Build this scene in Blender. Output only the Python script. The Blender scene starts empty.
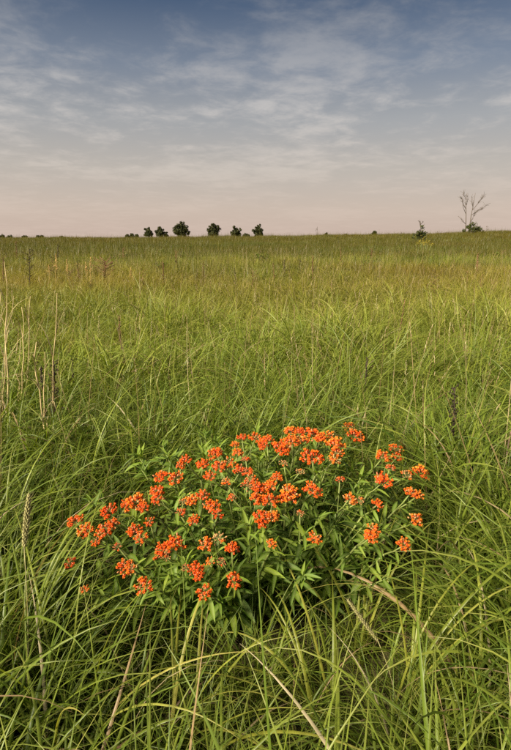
import bpy, bmesh, math, random
import numpy as np
from mathutils import Vector, Matrix, Euler

R = math.radians
rnd = random.Random(7)
sc = bpy.context.scene

# ------------------------------------------------------------------ camera
EYE = 1.25
PITCH = math.atan(137 / 500)
FPX = 500.0                      # focal length in pixels of the 511x750 photograph (24 mm on 36 mm)
cam_d = bpy.data.cameras.new('camera')
cam = bpy.data.objects.new('camera', cam_d)
sc.collection.objects.link(cam)
cam_d.sensor_fit = 'VERTICAL'
cam_d.sensor_height = 36
cam_d.sensor_width = 24.53
cam_d.lens = 24
cam_d.clip_start = 0.02
cam_d.clip_end = 6000
cam.location = (0, 0, EYE)
cam.rotation_euler = (math.pi / 2 - PITCH, 0, 0)
sc.camera = cam

# ------------------------------------------------------------------ sky and sun
SUN_EL = R(34)
SUN_AZ = Vector((-0.80, -0.60, 0)).normalized()     # horizontal direction towards the sun
world = bpy.data.worlds.new('World')
sc.world = world
world.use_nodes = True


def N(nt, typ, **kw):
    n = nt.nodes.new(typ)
    ins = kw.pop('ins', {})
    for k, v in kw.items():
        setattr(n, k, v)
    for k, v in ins.items():
        if isinstance(v, bpy.types.NodeSocket):
            nt.links.new(v, n.inputs[k])
        else:
            n.inputs[k].default_value = v
    return n


def math_n(nt, op, a, b=0.0, c=0.0, clamp=False):
    return N(nt, 'ShaderNodeMath', operation=op, use_clamp=clamp, ins={0: a, 1: b, 2: c}).outputs[0]


def mixc(nt, f, a, b):
    n = nt.nodes.new('ShaderNodeMix')
    n.data_type = 'RGBA'
    for i, v in ((0, f), (6, a), (7, b)):
        if isinstance(v, bpy.types.NodeSocket):
            nt.links.new(v, n.inputs[i])
        else:
            n.inputs[i].default_value = v if i == 0 else (*v[:3], 1)
    return n.outputs[2]


def ramp(nt, f, stops, interp='LINEAR'):
    n = nt.nodes.new('ShaderNodeValToRGB')
    cr = n.color_ramp
    cr.interpolation = interp
    while len(cr.elements) < len(stops):
        cr.elements.new(0.5)
    for e, (p, c) in zip(cr.elements, stops):
        e.position = p
        e.color = (*c, 1) if isinstance(c, tuple) else (c, c, c, 1)
    nt.links.new(f, n.inputs[0])
    return n.outputs[0]


def maprange(nt, v, a, b, c=0.0, d=1.0, smooth=True):
    n = N(nt, 'ShaderNodeMapRange', interpolation_type='SMOOTHSTEP' if smooth else 'LINEAR',
          ins={0: v, 1: a, 2: b, 3: c, 4: d})
    return n.outputs[0]


wt = world.node_tree
wt.nodes.clear()
sky = N(wt, 'ShaderNodeTexSky', sky_type='NISHITA', sun_disc=False, sun_elevation=SUN_EL,
        sun_rotation=math.atan2(SUN_AZ.x, SUN_AZ.y), altitude=200, air_density=1.0, dust_density=1.5,
        ozone_density=1.5)
SKY_K = 0.05
tc = N(wt, 'ShaderNodeTexCoord')
sep = N(wt, 'ShaderNodeSeparateXYZ', ins={0: tc.outputs['Generated']})
zc = math_n(wt, 'MAXIMUM', sep.outputs[2], 0.0)
den = math_n(wt, 'ADD', zc, 0.10)
px = math_n(wt, 'DIVIDE', sep.outputs[0], den)
py = math_n(wt, 'DIVIDE', sep.outputs[1], den)
plane = N(wt, 'ShaderNodeCombineXYZ', ins={0: px, 1: py, 2: 0.0}).outputs[0]
mp = N(wt, 'ShaderNodeMapping', ins={0: plane, 1: (3.1, 1.7, 0), 2: (0, 0, R(-30)), 3: (0.72, 0.72, 1)}).outputs[0]
n1 = N(wt, 'ShaderNodeTexNoise', ins={'Vector': mp, 'Scale': 1.15, 'Detail': 9.0, 'Roughness': 0.64, 'Distortion': 0.3}).outputs[0]
n2 = N(wt, 'ShaderNodeTexNoise', ins={'Vector': mp, 'Scale': 6.0, 'Detail': 6.0, 'Roughness': 0.62, 'Distortion': 0.3}).outputs[0]
n3 = N(wt, 'ShaderNodeTexNoise', ins={'Vector': plane, 'Scale': 0.42, 'Detail': 2.0, 'Roughness': 0.5}).outputs[0]
cl = math_n(wt, 'ADD', math_n(wt, 'MULTIPLY', n1, 0.60), math_n(wt, 'MULTIPLY', n2, 0.40))
cl = math_n(wt, 'ADD', cl, math_n(wt, 'MULTIPLY', math_n(wt, 'SUBTRACT', n3, 0.5), 0.30))
cloud = maprange(wt, cl, 0.43, 0.63)
# thin veil of haze and stratus that thickens toward the horizon, all round
veil = ramp(wt, zc, [(0.0, 0.97), (0.12, 0.93), (0.20, 0.88), (0.31, 0.78), (0.45, 0.72), (1.0, 0.70)], 'EASE')
streak = math_n(wt, 'MULTIPLY', cloud, 0.72)
fac = math_n(wt, 'ADD', veil, math_n(wt, 'MULTIPLY', streak, math_n(wt, 'SUBTRACT', 1.0, veil)), clamp=True)
veilcol = ramp(wt, zc, [(0.0, (0.248, 0.192, 0.162)), (0.05, (0.250, 0.203, 0.170)), (0.12, (0.215, 0.192, 0.168)), (0.20, (0.158, 0.156, 0.153)),
                        (0.28, (0.082, 0.092, 0.110)), (0.37, (0.016, 0.027, 0.050)), (1.0, (0.015, 0.025, 0.046))])
lit = mixc(wt, math_n(wt, 'MULTIPLY', cloud, maprange(wt, zc, 0.01, 0.2, 0.25, 0.90)), veilcol,
           ramp(wt, zc, [(0.0, (0.300, 0.240, 0.200)), (0.12, (0.272, 0.244, 0.218)), (0.22, (0.238, 0.228, 0.220)), (0.30, (0.145, 0.150, 0.162)), (0.38, (0.078, 0.088, 0.108)), (1.0, (0.072, 0.082, 0.102))]))
skyc = N(wt, 'ShaderNodeVectorMath', operation='SCALE', ins={0: sky.outputs[0], 'Scale': SKY_K}).outputs[0]
skymix = mixc(wt, fac, skyc, lit)
bg = N(wt, 'ShaderNodeBackground', ins={0: skymix, 1: 1.0})
wo = N(wt, 'ShaderNodeOutputWorld', ins={0: bg.outputs[0]})

sun_d = bpy.data.lights.new('sun', 'SUN')
sun = bpy.data.objects.new('sun', sun_d)
sc.collection.objects.link(sun)
sun_d.energy = 4.8
sun_d.angle = R(15)
sun_d.color = (1.0, 0.90, 0.68)
sdir = Vector((SUN_AZ.x * math.cos(SUN_EL), SUN_AZ.y * math.cos(SUN_EL), math.sin(SUN_EL)))
sun.rotation_euler = sdir.to_track_quat('Z', 'Y').to_euler()

sc.view_settings.view_transform = 'Standard'
sc.view_settings.look = 'None'
sc.view_settings.exposure = 1.27
sc.view_settings.gamma = 1.0
sc.view_settings.use_curve_mapping = False
sc.render.engine = 'CYCLES'
sc.cycles.use_denoising = False
sc.cycles.max_bounces = 4
sc.cycles.diffuse_bounces = 2
sc.cycles.transmission_bounces = 3
sc.cycles.transparent_max_bounces = 8
sc.cycles.sample_clamp_indirect = 4.0

# ------------------------------------------------------------------ helpers
COL = sc.collection


def sstep(a, b, v):
    t = np.clip((v - a) / (b - a), 0, 1)
    return t * t * (3 - 2 * t)


def terrain(x, y):
    """ground height in metres, works on arrays"""
    x = np.asarray(x, float)
    y = np.asarray(y, float)
    d = np.hypot(x, y)
    z = 0.80 * sstep(16, 120, y)
    ridge = 0.40 * sstep(-40, 10, x) + 1.25 * np.clip((x - 2) / 50, 0, 3) ** 1.25
    z = z + (ridge - 0.25 * sstep(0, 40, x)) * sstep(38, 104, y) * (1 - sstep(112, 190, y))
    z = z + 0.035 * np.sin(x * 1.9 + 0.7 * np.sin(y * 1.3)) * np.cos(y * 1.6 + 0.4) * sstep(2.0, 4.5, d)
    z = z + 0.07 * np.sin(x * 0.31 + 1.3) * np.sin(y * 0.37 + 0.5) * sstep(4, 12, d)
    z = z + (0.13 * np.sin(x * 0.23 + 0.8) * np.sin(y * 0.11) + 0.10 * np.sin(x * 0.61 + y * 0.05)) * sstep(30, 80, y) * (1 - sstep(300, 500, y))
    return z


def ray(px_, py_):
    f = np.array((0, math.cos(PITCH), -math.sin(PITCH)))
    u = np.array((0, math.sin(PITCH), math.cos(PITCH)))
    r = np.array((1, 0, 0))
    return f + (px_ - 255.5) / FPX * r - (py_ - 375) / FPX * u


O = np.array((0, 0, EYE))


def ground_at(px_, py_, canopy=0.0, far=400.0):
    """ground point under the place where the pixel's ray meets the field (canopy metres above it)"""
    d = ray(px_, py_)
    t = 0.2
    while t < far:
        p = O + d * t
        if p[2] < terrain(p[0], p[1]) + canopy:
            break
        t *= 1.004
    p = O + d * t
    return Vector((p[0], p[1], float(terrain(p[0], p[1]))))


def at_depth(px_, py_, y):
    d = ray(px_, py_)
    p = O + d * (y / d[1])
    return Vector(p)


def mesh_obj(name, verts, faces, mat, parent=None, smooth=False, mesh=None, attrs=None):
    if mesh is None:
        me = bpy.data.meshes.new(name)
        me.from_pydata([tuple(v) for v in verts], [], faces)
        me.materials.append(mat)
        if smooth:
            me.polygons.foreach_set('use_smooth', [True] * len(me.polygons))
        if attrs:
            for k, vals in attrs.items():
                a = me.attributes.new(k, 'FLOAT', 'POINT')
                a.data.foreach_set('value', np.asarray(vals, np.float32))
        me.update()
    else:
        me = mesh
    o = bpy.data.objects.new(name, me)
    COL.objects.link(o)
    if parent:
        o.parent = parent
    return o


def empty(name, loc, rz=0.0):
    o = bpy.data.objects.new(name, None)
    o.empty_display_size = 0.1
    COL.objects.link(o)
    o.location = loc
    o.rotation_euler = (0, 0, rz)
    return o


def tag(o, label=None, cat=None, group=None, kind=None):
    if label:
        o['label'] = label
    if cat:
        o['category'] = cat
    if group:
        o['group'] = group
    if kind:
        o['kind'] = kind
    return o


class MB:
    """collects geometry"""

    def __init__(self):
        self.v = []
        self.f = []

    def add(self, v, f):
        n = len(self.v)
        self.v.extend([tuple(p) for p in v])
        self.f.extend([tuple(i + n for i in q) for q in f])

    def tube(self, pts, rads, sides=6, cap=True):
        pts = [Vector(p) for p in pts]
        n = len(pts)
        base = len(self.v)
        prev = None
        for i, p in enumerate(pts):
            t = (pts[min(i + 1, n - 1)] - pts[max(i - 1, 0)]).normalized()
            if prev is None:
                a = t.orthogonal().normalized()
            else:
                a = (prev - t * prev.dot(t))
                a = a.normalized() if a.length > 1e-6 else t.orthogonal().normalized()
            prev = a
            b = t.cross(a)
            r = rads[i] if hasattr(rads, '__len__') else rads
            for k in range(sides):
                w = 2 * math.pi * k / sides
                self.v.append(tuple(p + (a * math.cos(w) + b * math.sin(w)) * r))
        for i in range(n - 1):
            for k in range(sides):
                k2 = (k + 1) % sides
                self.f.append((base + i * sides + k, base + i * sides + k2, base + (i + 1) * sides + k2, base + (i + 1) * sides + k))
        if cap:
            self.f.append(tuple(base + (n - 1) * sides + k for k in range(sides)))
            self.f.append(tuple(base + k for k in reversed(range(sides))))

    def blob(self, c, ax, r, l, sides=5, rings=3):
        """small ovoid along ax"""
        ax = Vector(ax).normalized()
        pts = []
        rr = []
        for i in range(rings + 2):
            s = i / (rings + 1)
            pts.append(Vector(c) + ax * (l * (s - 0.5)))
            rr.append(max(r * math.sin(math.pi * (0.08 + 0.84 * s)), r * 0.12))
        self.tube(pts, rr, sides)

    def build(self, name, mat, parent=None, smooth=True):
        return mesh_obj(name, self.v, self.f, mat, parent, smooth)

    def mesh(self, name, mat, smooth=True):
        me = bpy.data.meshes.new(name)
        me.from_pydata(self.v, [], self.f)
        me.materials.append(mat)
        if smooth:
            me.polygons.foreach_set('use_smooth', [True] * len(me.polygons))
        me.update()
        return me


# ------------------------------------------------------------------ materials
def new_mat(name):
    m = bpy.data.materials.new(name)
    m.use_nodes = True
    nt = m.node_tree
    nt.nodes.clear()
    out = N(nt, 'ShaderNodeOutputMaterial')
    return m, nt, out


def leafy(nt, out, col, rough=0.45, spec=0.35, trans=0.3, trans_gain=(1.15, 1.2, 0.4), normal=None):
    p = N(nt, 'ShaderNodeBsdfPrincipled', ins={'Base Color': col, 'Roughness': rough, 'Specular IOR Level': spec})
    tcx = N(nt, 'ShaderNodeVectorMath', operation='MULTIPLY', ins={0: col, 1: trans_gain}).outputs[0]
    t = N(nt, 'ShaderNodeBsdfTranslucent', ins={0: tcx})
    if normal is not None:
        nt.links.new(normal, p.inputs['Normal'])
    m = N(nt, 'ShaderNodeMixShader', ins={0: trans, 1: p.outputs[0], 2: t.outputs[0]})
    nt.links.new(m.outputs[0], out.inputs[0])


def zone_factor(nt, pos):
    """(goldness, lushness) of the meadow by place: strips and patches of riper and greener grass"""
    sp = N(nt, 'ShaderNodeSeparateXYZ', ins={0: pos})
    warp = N(nt, 'ShaderNodeTexNoise', ins={'Vector': N(nt, 'ShaderNodeVectorMath', operation='MULTIPLY', ins={0: pos, 1: (0.07, 0.16, 0)}).outputs[0], 'Scale': 1.0, 'Detail': 3.0}).outputs[0]
    patch = N(nt, 'ShaderNodeTexNoise', ins={'Vector': N(nt, 'ShaderNodeVectorMath', operation='MULTIPLY', ins={0: pos, 1: (0.5, 0.5, 0)}).outputs[0], 'Scale': 1.0, 'Detail': 4.0, 'Roughness': 0.6}).outputs[0]
    lg = math_n(nt, 'LOGARITHM', math_n(nt, 'MAXIMUM', sp.outputs[1], 0.5), 10.0)      # log10 of distance along the field
    lg = math_n(nt, 'ADD', lg, math_n(nt, 'MULTIPLY', math_n(nt, 'SUBTRACT', warp, 0.5), 0.35))
    lx = math_n(nt, 'ADD', lg, math_n(nt, 'MULTIPLY', math_n(nt, 'DIVIDE', sp.outputs[0], math_n(nt, 'MAXIMUM', sp.outputs[1], 2.0)), -0.12))
    n = math_n(nt, 'DIVIDE', lx, 3.0)
    gold = ramp(nt, n, [(0.0, 0.22), (0.20, 0.25), (0.27, 0.30), (0.33, 0.62), (0.385, 0.75), (0.43, 0.30), (0.52, 0.25), (0.60, 0.60), (0.70, 0.78), (1.0, 0.7)])
    g = math_n(nt, 'ADD', gold, math_n(nt, 'MULTIPLY', math_n(nt, 'SUBTRACT', patch, 0.5), 1.1), clamp=True)
    return g


def grass_material(name, gain=1.0, where='INSTANCER'):
    m, nt, out = new_mat(name)
    tint = N(nt, 'ShaderNodeAttribute', attribute_name='tint').outputs['Fac']
    along = N(nt, 'ShaderNodeAttribute', attribute_name='along').outputs['Fac']
    dry = N(nt, 'ShaderNodeAttribute', attribute_name='dry').outputs['Fac']
    gold = N(nt, 'ShaderNodeAttribute', attribute_name='gold', attribute_type=where).outputs['Fac']
    prand = N(nt, 'ShaderNodeAttribute', attribute_name='plant_random', attribute_type=where).outputs['Fac']
    v = math_n(nt, 'ADD', math_n(nt, 'MULTIPLY', tint, 0.6), math_n(nt, 'MULTIPLY', prand, 0.4))
    green = ramp(nt, v, [(0.0, (0.058, 0.100, 0.013)), (0.3, (0.130, 0.178, 0.021)), (0.65, (0.232, 0.272, 0.036)), (1.0, (0.390, 0.380, 0.085))])
    ripe = ramp(nt, v, [(0.0, (0.095, 0.100, 0.014)), (0.35, (0.175, 0.148, 0.019)), (0.7, (0.270, 0.196, 0.030)), (1.0, (0.380, 0.270, 0.065))])
    c = mixc(nt, gold, green, ripe)
    tipf = maprange(nt, along, 0.6, 1.0, 0.0, 0.4)
    tipf = math_n(nt, 'MULTIPLY', tipf, maprange(nt, tint, 0.35, 0.9))
    c = mixc(nt, tipf, c, (0.30, 0.23, 0.10))
    drycol = ramp(nt, math_n(nt, 'FRACT', math_n(nt, 'MULTIPLY', tint, 7.3)),
                  [(0.0, (0.20, 0.115, 0.075)), (0.4, (0.34, 0.24, 0.12)), (0.8, (0.46, 0.37, 0.22)), (1.0, (0.50, 0.42, 0.27))])
    c = mixc(nt, dry, c, drycol)
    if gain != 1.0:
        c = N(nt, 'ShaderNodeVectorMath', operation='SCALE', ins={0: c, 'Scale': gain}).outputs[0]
    leafy(nt, out, c, rough=0.40, spec=0.30, trans=0.34)
    return m


def simple_mat(name, col, var=0.25, scale=30.0, rough=0.75, spec=0.2, objrand=True, trans=0.0, stretch=(1, 1, 1)):
    m, nt, out = new_mat(name)
    tcx = N(nt, 'ShaderNodeTexCoord')
    mv = N(nt, 'ShaderNodeVectorMath', operation='MULTIPLY', ins={0: tcx.outputs['Object'], 1: stretch}).outputs[0]
    no = N(nt, 'ShaderNodeTexNoise', ins={'Vector': mv, 'Scale': scale, 'Detail': 4.0}).outputs[0]
    f = math_n(nt, 'MULTIPLY', math_n(nt, 'SUBTRACT', no, 0.5), 2 * var)
    if objrand:
        oi = N(nt, 'ShaderNodeObjectInfo')
        f = math_n(nt, 'ADD', f, math_n(nt, 'MULTIPLY', math_n(nt, 'SUBTRACT', oi.outputs['Random'], 0.5), var))
    f = math_n(nt, 'ADD', f, 1.0)
    c = N(nt, 'ShaderNodeVectorMath', operation='SCALE', ins={0: col, 'Scale': f}).outputs[0]
    if trans > 0:
        leafy(nt, out, c, rough=rough, spec=spec, trans=trans)
    else:
        p = N(nt, 'ShaderNodeBsdfPrincipled', ins={'Base Color': c, 'Roughness': rough, 'Specular IOR Level': spec})
        nt.links.new(p.outputs[0], out.inputs[0])
    return m


M_GRASS = grass_material('meadow_grass')
M_NEAR = grass_material('near_grass', 1.0, 'GEOMETRY')
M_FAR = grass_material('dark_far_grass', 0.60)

# ground: dark soil and matted thatch close by, sward colour where single blades cannot be told apart
M_SOIL, nt, out = new_mat('field_soil')
geo = N(nt, 'ShaderNodeNewGeometry')
pos = geo.outputs['Position']
gold = zone_factor(nt, pos)
s1 = N(nt, 'ShaderNodeTexNoise', ins={'Vector': pos, 'Scale': 14.0, 'Detail': 6.0, 'Roughness': 0.7}).outputs[0]
s2 = N(nt, 'ShaderNodeTexNoise', ins={'Vector': pos, 'Scale': 1.3, 'Detail': 8.0, 'Roughness': 0.7}).outputs[0]
soil = ramp(nt, s1, [(0.3, (0.050, 0.045, 0.020)), (0.5, (0.115, 0.100, 0.042)), (0.7, (0.21, 0.175, 0.08))])
sward = mixc(nt, gold, ramp(nt, s2, [(0.3, (0.070, 0.105, 0.020)), (0.7, (0.135, 0.165, 0.034))]),
             ramp(nt, s2, [(0.3, (0.130, 0.115, 0.028)), (0.7, (0.24, 0.19, 0.055))]))
spx = N(nt, 'ShaderNodeSeparateXYZ', ins={0: pos})
farf = maprange(nt, spx.outputs[1], 8.0, 40.0)
sc_ = mixc(nt, farf, soil, sward)
bmp = N(nt, 'ShaderNodeBump', ins={'Strength': 0.9, 'Distance': 0.25, 'Height': s2})
pr = N(nt, 'ShaderNodeBsdfPrincipled', ins={'Base Color': sc_, 'Roughness': 0.95, 'Specular IOR Level': 0.1, 'Normal': bmp.outputs[0]})
nt.links.new(pr.outputs[0], out.inputs[0])

# ------------------------------------------------------------------ ground sheet
def build_ground():
    ys = np.concatenate([np.linspace(-6, 6, 60), np.geomspace(6.3, 4000, 150)])
    us = np.linspace(-1, 1, 121)
    us = np.sign(us) * (0.35 * np.abs(us) + 0.65 * np.abs(us) ** 3)
    V = []
    for y in ys:
        hw = 12 + max(y, 0) * 1.15
        x = us * hw
        z = terrain(x, np.full_like(x, y))
        V.append(np.stack([x, np.full_like(x, y), z], 1))
    n = len(us)
    V = np.concatenate(V)
    F = []
    for i in range(len(ys) - 1):
        for k in range(n - 1):
            a = i * n + k
            F.append((a, a + 1, a + n + 1, a + n))
    o = mesh_obj('meadow_ground', V, F, M_SOIL, smooth=True)
    tag(o, 'gently rising prairie ground under the grass', 'ground', kind='structure')


build_ground()

# ------------------------------------------------------------------ grass blades
def blade(L, w, th0, bend, az, base, segs=8, fold=True, power=1.6, twist=0.0, droop=0.0):
    """one blade: verts, faces, along values"""
    ca, sa = math.cos(az), math.sin(az)
    p = Vector(base)
    V = []
    al = []
    for i in range(segs + 1):
        s = i / segs
        th = th0 + bend * s ** power
        d = Vector((math.sin(th) * ca, math.sin(th) * sa, math.cos(th)))
        side = Vector((-sa, ca, 0))
        nrm = d.cross(side)
        tw = twist * s
        side = side * math.cos(tw) + nrm * math.sin(tw)
        nrm = d.cross(side)
        ww = w * 0.5 * min(1.0, 0.45 + s * 3.0) * max(0.0, 1 - s ** 2.4)
        if i == segs:
            ww = w * 0.02
        if fold:
            V += [p - side * ww, p + nrm * (ww * 0.45), p + side * ww]
            al += [s] * 3
        else:
            V += [p - side * ww, p + side * ww]
            al += [s] * 2
        p = p + d * (L / segs)
    c = 3 if fold else 2
    F = []
    for i in range(segs):
        for k in range(c - 1):
            a = i * c + k
            F.append((a, a + 1, a + c + 1, a + c))
    return V, F, al


def vnoise(x, y, seed=0):
    xi, yi = np.floor(x), np.floor(y)
    fx, fy = x - xi, y - yi
    fx, fy = fx * fx * (3 - 2 * fx), fy * fy * (3 - 2 * fy)

    def h(a, b):
        t = np.sin(a * 127.1 + b * 311.7 + seed * 74.7) * 43758.5453
        return t - np.floor(t)
    return (h(xi, yi) * (1 - fx) + h(xi + 1, yi) * fx) * (1 - fy) + (h(xi, yi + 1) * (1 - fx) + h(xi + 1, yi + 1) * fx) * fy


def goldness(x, y):
    """how ripe the grass is by place: strips across the field, and patches"""
    warp = 0.6 * vnoise(x * 0.09, y * 0.2, 1) + 0.4 * vnoise(x * 0.25, y * 0.5, 2)
    patch = 0.6 * vnoise(x * 0.6, y * 0.6, 3) + 0.4 * vnoise(x * 1.7, y * 1.7, 4)
    yy = np.maximum(y, 0.5)
    lg = np.log10(yy) + (warp - 0.5) * 0.30 - 0.10 * x / np.maximum(yy, 2.0)
    g = np.interp(lg, [0.0, 0.5, 0.78, 0.95, 1.08, 1.17, 1.30, 1.62, 1.85, 2.1, 3.0],
                  [0.14, 0.10, 0.16, 0.42, 0.80, 0.80, 0.46, 0.62, 0.85, 1.0, 1.0])
    big = vnoise(x * 0.11 + 9, y * 0.17, 21)
    return np.clip(g + (patch - 0.5) * 0.7 + (big - 0.5) * 0.7 * sstep(6, 14, y), 0, 1)


def plant_tone(x, y):
    n = 0.5 * vnoise(x * 0.16, y * 0.30, 11) + 0.5 * vnoise(x * 0.7, y * 0.9, 12)
    return np.clip(0.5 * np.random.default_rng(5).random(len(x)) + 0.5 * np.clip((n - 0.5) * 2.2 + 0.5, 0, 1), 0, 1)


class Grass:
    """clump variants and planting points in one object; its node tree sets the clumps on the points"""

    def __init__(self, name):
        self.name = name
        self.v = []
        self.f = []
        self.at = {'tint': [], 'along': [], 'dry': [], 'variant': []}
        self.nv = 0
        self.pts = []

    def variant(self, blades):
        """blades: list of (V,F,al,tint,dry)"""
        for V, F, al, tint, dry in blades:
            n = len(self.v)
            self.v.extend([tuple(p) for p in V])
            self.f.extend([tuple(i + n for i in q) for q in F])
            self.at['tint'] += [tint] * len(V)
            self.at['dry'] += [dry] * len(V)
            self.at['along'] += al
            self.at['variant'] += [float(self.nv)] * len(V)
        self.nv += 1

    def build(self, mat, label, cat, realize=False):
        n0 = len(self.v)
        P = np.array(self.pts)           # x y z rx ry rz scale idx
        me = bpy.data.meshes.new(self.name)
        allv = self.v + [tuple(p[:3]) for p in P]
        me.from_pydata(allv, [], self.f)
        me.materials.append(mat)
        npnt = len(P)
        for k, vals in self.at.items():
            a = me.attributes.new(k, 'FLOAT', 'POINT')
            ext = -1.0 if k == 'variant' else 0.0
            a.data.foreach_set('value', np.concatenate([np.array(vals, np.float32), np.full(npnt, ext, np.float32)]))
        a = me.attributes.new('rot', 'FLOAT_VECTOR', 'POINT')
        rr = np.zeros((n0 + npnt, 3), np.float32)
        rr[n0:] = P[:, 3:6]
        a.data.foreach_set('vector', rr.ravel())
        a = me.attributes.new('scl', 'FLOAT_VECTOR', 'POINT')
        ss = np.ones((n0 + npnt, 3), np.float32)
        ss[n0:] = P[:, 6:9]
        a.data.foreach_set('vector', ss.ravel())
        a = me.attributes.new('pick', 'INT', 'POINT')
        ii = np.zeros(n0 + npnt, np.int32)
        ii[n0:] = P[:, 9].astype(np.int32)
        a.data.foreach_set('value', ii)
        a = me.attributes.new('gold', 'FLOAT', 'POINT')
        a.data.foreach_set('value', np.concatenate([np.zeros(n0), goldness(P[:, 0], P[:, 1])]).astype(np.float32))
        a = me.attributes.new('plant_random', 'FLOAT', 'POINT')
        a.data.foreach_set('value', np.concatenate([np.zeros(n0), plant_tone(P[:, 0], P[:, 1])]).astype(np.float32))
        me.polygons.foreach_set('use_smooth', [True] * len(me.polygons))
        me.update()
        o = bpy.data.objects.new(self.name, me)
        COL.objects.link(o)
        g = bpy.data.node_groups.new(self.name + '_planting', 'GeometryNodeTree')
        g.interface.new_socket('Geometry', in_out='INPUT', socket_type='NodeSocketGeometry')
        g.interface.new_socket('Geometry', in_out='OUTPUT', socket_type='NodeSocketGeometry')
        gi = g.nodes.new('NodeGroupInput')
        go = g.nodes.new('NodeGroupOutput')
        va = g.nodes.new('GeometryNodeInputNamedAttribute')
        va.data_type = 'FLOAT'
        va.inputs[0].default_value = 'variant'

        def pick(k):
            c = g.nodes.new('FunctionNodeCompare')
            c.data_type = 'FLOAT'
            c.operation = 'EQUAL'
            g.links.new(va.outputs[0], c.inputs[0])
            c.inputs[1].default_value = k
            c.inputs['Epsilon'].default_value = 0.2
            s = g.nodes.new('GeometryNodeSeparateGeometry')
            s.domain = 'POINT'
            g.links.new(gi.outputs[0], s.inputs[0])
            g.links.new(c.outputs[0], s.inputs[1])
            return s.outputs[0]
        jo = g.nodes.new('GeometryNodeJoinGeometry')
        for k in reversed(range(self.nv)):      # multi-input joins last link first
            ti = g.nodes.new('GeometryNodeGeometryToInstance')
            g.links.new(pick(k), ti.inputs[0])
            g.links.new(ti.outputs[0], jo.inputs[0])
        iop = g.nodes.new('GeometryNodeInstanceOnPoints')
        m2p = g.nodes.new('GeometryNodeMeshToPoints')
        g.links.new(pick(-1), m2p.inputs[0])
        g.links.new(m2p.outputs[0], iop.inputs['Points'])
        g.links.new(jo.outputs[0], iop.inputs['Instance'])
        iop.inputs['Pick Instance'].default_value = True
        for nm, dt, sock in (('pick', 'INT', 'Instance Index'), ('scl', 'FLOAT_VECTOR', 'Scale')):
            a = g.nodes.new('GeometryNodeInputNamedAttribute')
            a.data_type = dt
            a.inputs[0].default_value = nm
            g.links.new(a.outputs[0], iop.inputs[sock])
        a = g.nodes.new('GeometryNodeInputNamedAttribute')
        a.data_type = 'FLOAT_VECTOR'
        a.inputs[0].default_value = 'rot'
        e2r = g.nodes.new('FunctionNodeEulerToRotation')
        g.links.new(a.outputs[0], e2r.inputs[0])
        g.links.new(e2r.outputs[0], iop.inputs['Rotation'])
        if realize:
            rl = g.nodes.new('GeometryNodeRealizeInstances')
            g.links.new(iop.outputs[0], rl.inputs[0])
            g.links.new(rl.outputs[0], go.inputs[0])
        else:
            g.links.new(iop.outputs[0], go.inputs[0])
        mod = o.modifiers.new('planting', 'NODES')
        mod.node_group = g
        tag(o, label, cat, kind='stuff')
        return o


# the milkweed's footprint
MC = Vector((0.0, 1.58))
MRX, MRY = 0.60, 0.50


def in_bush(x, y, grow=1.0):
    return ((x - MC.x) / (MRX * grow)) ** 2 + ((y - MC.y) / (MRY * grow)) ** 2 < 1


def patch_h(x, y):
    """grass height varies over the field in hummocks"""
    v = 0.65 * float(vnoise(np.float64(x * 1.05), np.float64(y * 1.05), 7)) + 0.35 * float(vnoise(np.float64(x * 2.6), np.float64(y * 2.6), 8))
    return 0.62 + 0.80 * v


def plant(G, x, y, s, variants, tilt=0.12, zs=1.0):
    G.pts.append((x, y, float(terrain(x, y)) - 0.01, rnd.gauss(0, tilt), rnd.gauss(0, tilt), rnd.uniform(0, 6.283), s, s, s * zs,
                  rnd.choice(variants)))


# --- near and middle meadow: fine and broad clumps
G = Grass('meadow_grass')
FINE, BROAD, TUFT = [], [], []
for k in range(14):
    bl = []
    nb = rnd.randint(15, 23)
    tone = rnd.uniform(0.15, 0.75)
    for i in range(nb):
        az = rnd.uniform(0, 6.283)
        r = 0.07 * math.sqrt(rnd.random())
        L = rnd.uniform(0.28, 0.62)
        dry = 1.0 if rnd.random() < 0.045 else 0.0
        V, F, al = blade(L, rnd.uniform(0.0030, 0.0068), rnd.uniform(0.03, 0.55), rnd.choice([rnd.uniform(0.2, 1.0), rnd.uniform(1.0, 2.6), rnd.uniform(1.0, 2.6)]),
                         az, (r * math.cos(az), r * math.sin(az), 0), segs=8, fold=True, power=rnd.uniform(1.2, 2.6), twist=rnd.uniform(-0.8, 0.8))
        bl.append((V, F, al, min(1, max(0, rnd.gauss(tone, 0.2))), dry))
    if k % 5 < 2:
        V, F, al = blade(rnd.uniform(0.62, 0.85), 0.0032, rnd.uniform(0.02, 0.2), rnd.uniform(0.05, 0.5), rnd.uniform(0, 6.28), (0, 0, 0), segs=6)
        bl.append((V, F, al, rnd.random(), 1.0))
        for q in range(7):
            V2, F2, a2 = blade(0.017, 0.0038, rnd.uniform(0, 0.5), 0.3, rnd.uniform(0, 6.28), Vector(V[-5]).lerp(Vector(V[-2]), q / 7.0), segs=2)
            bl.append((V2, F2, a2, rnd.random(), 1.0))
    G.variant(bl)
    FINE.append(G.nv - 1)
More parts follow.
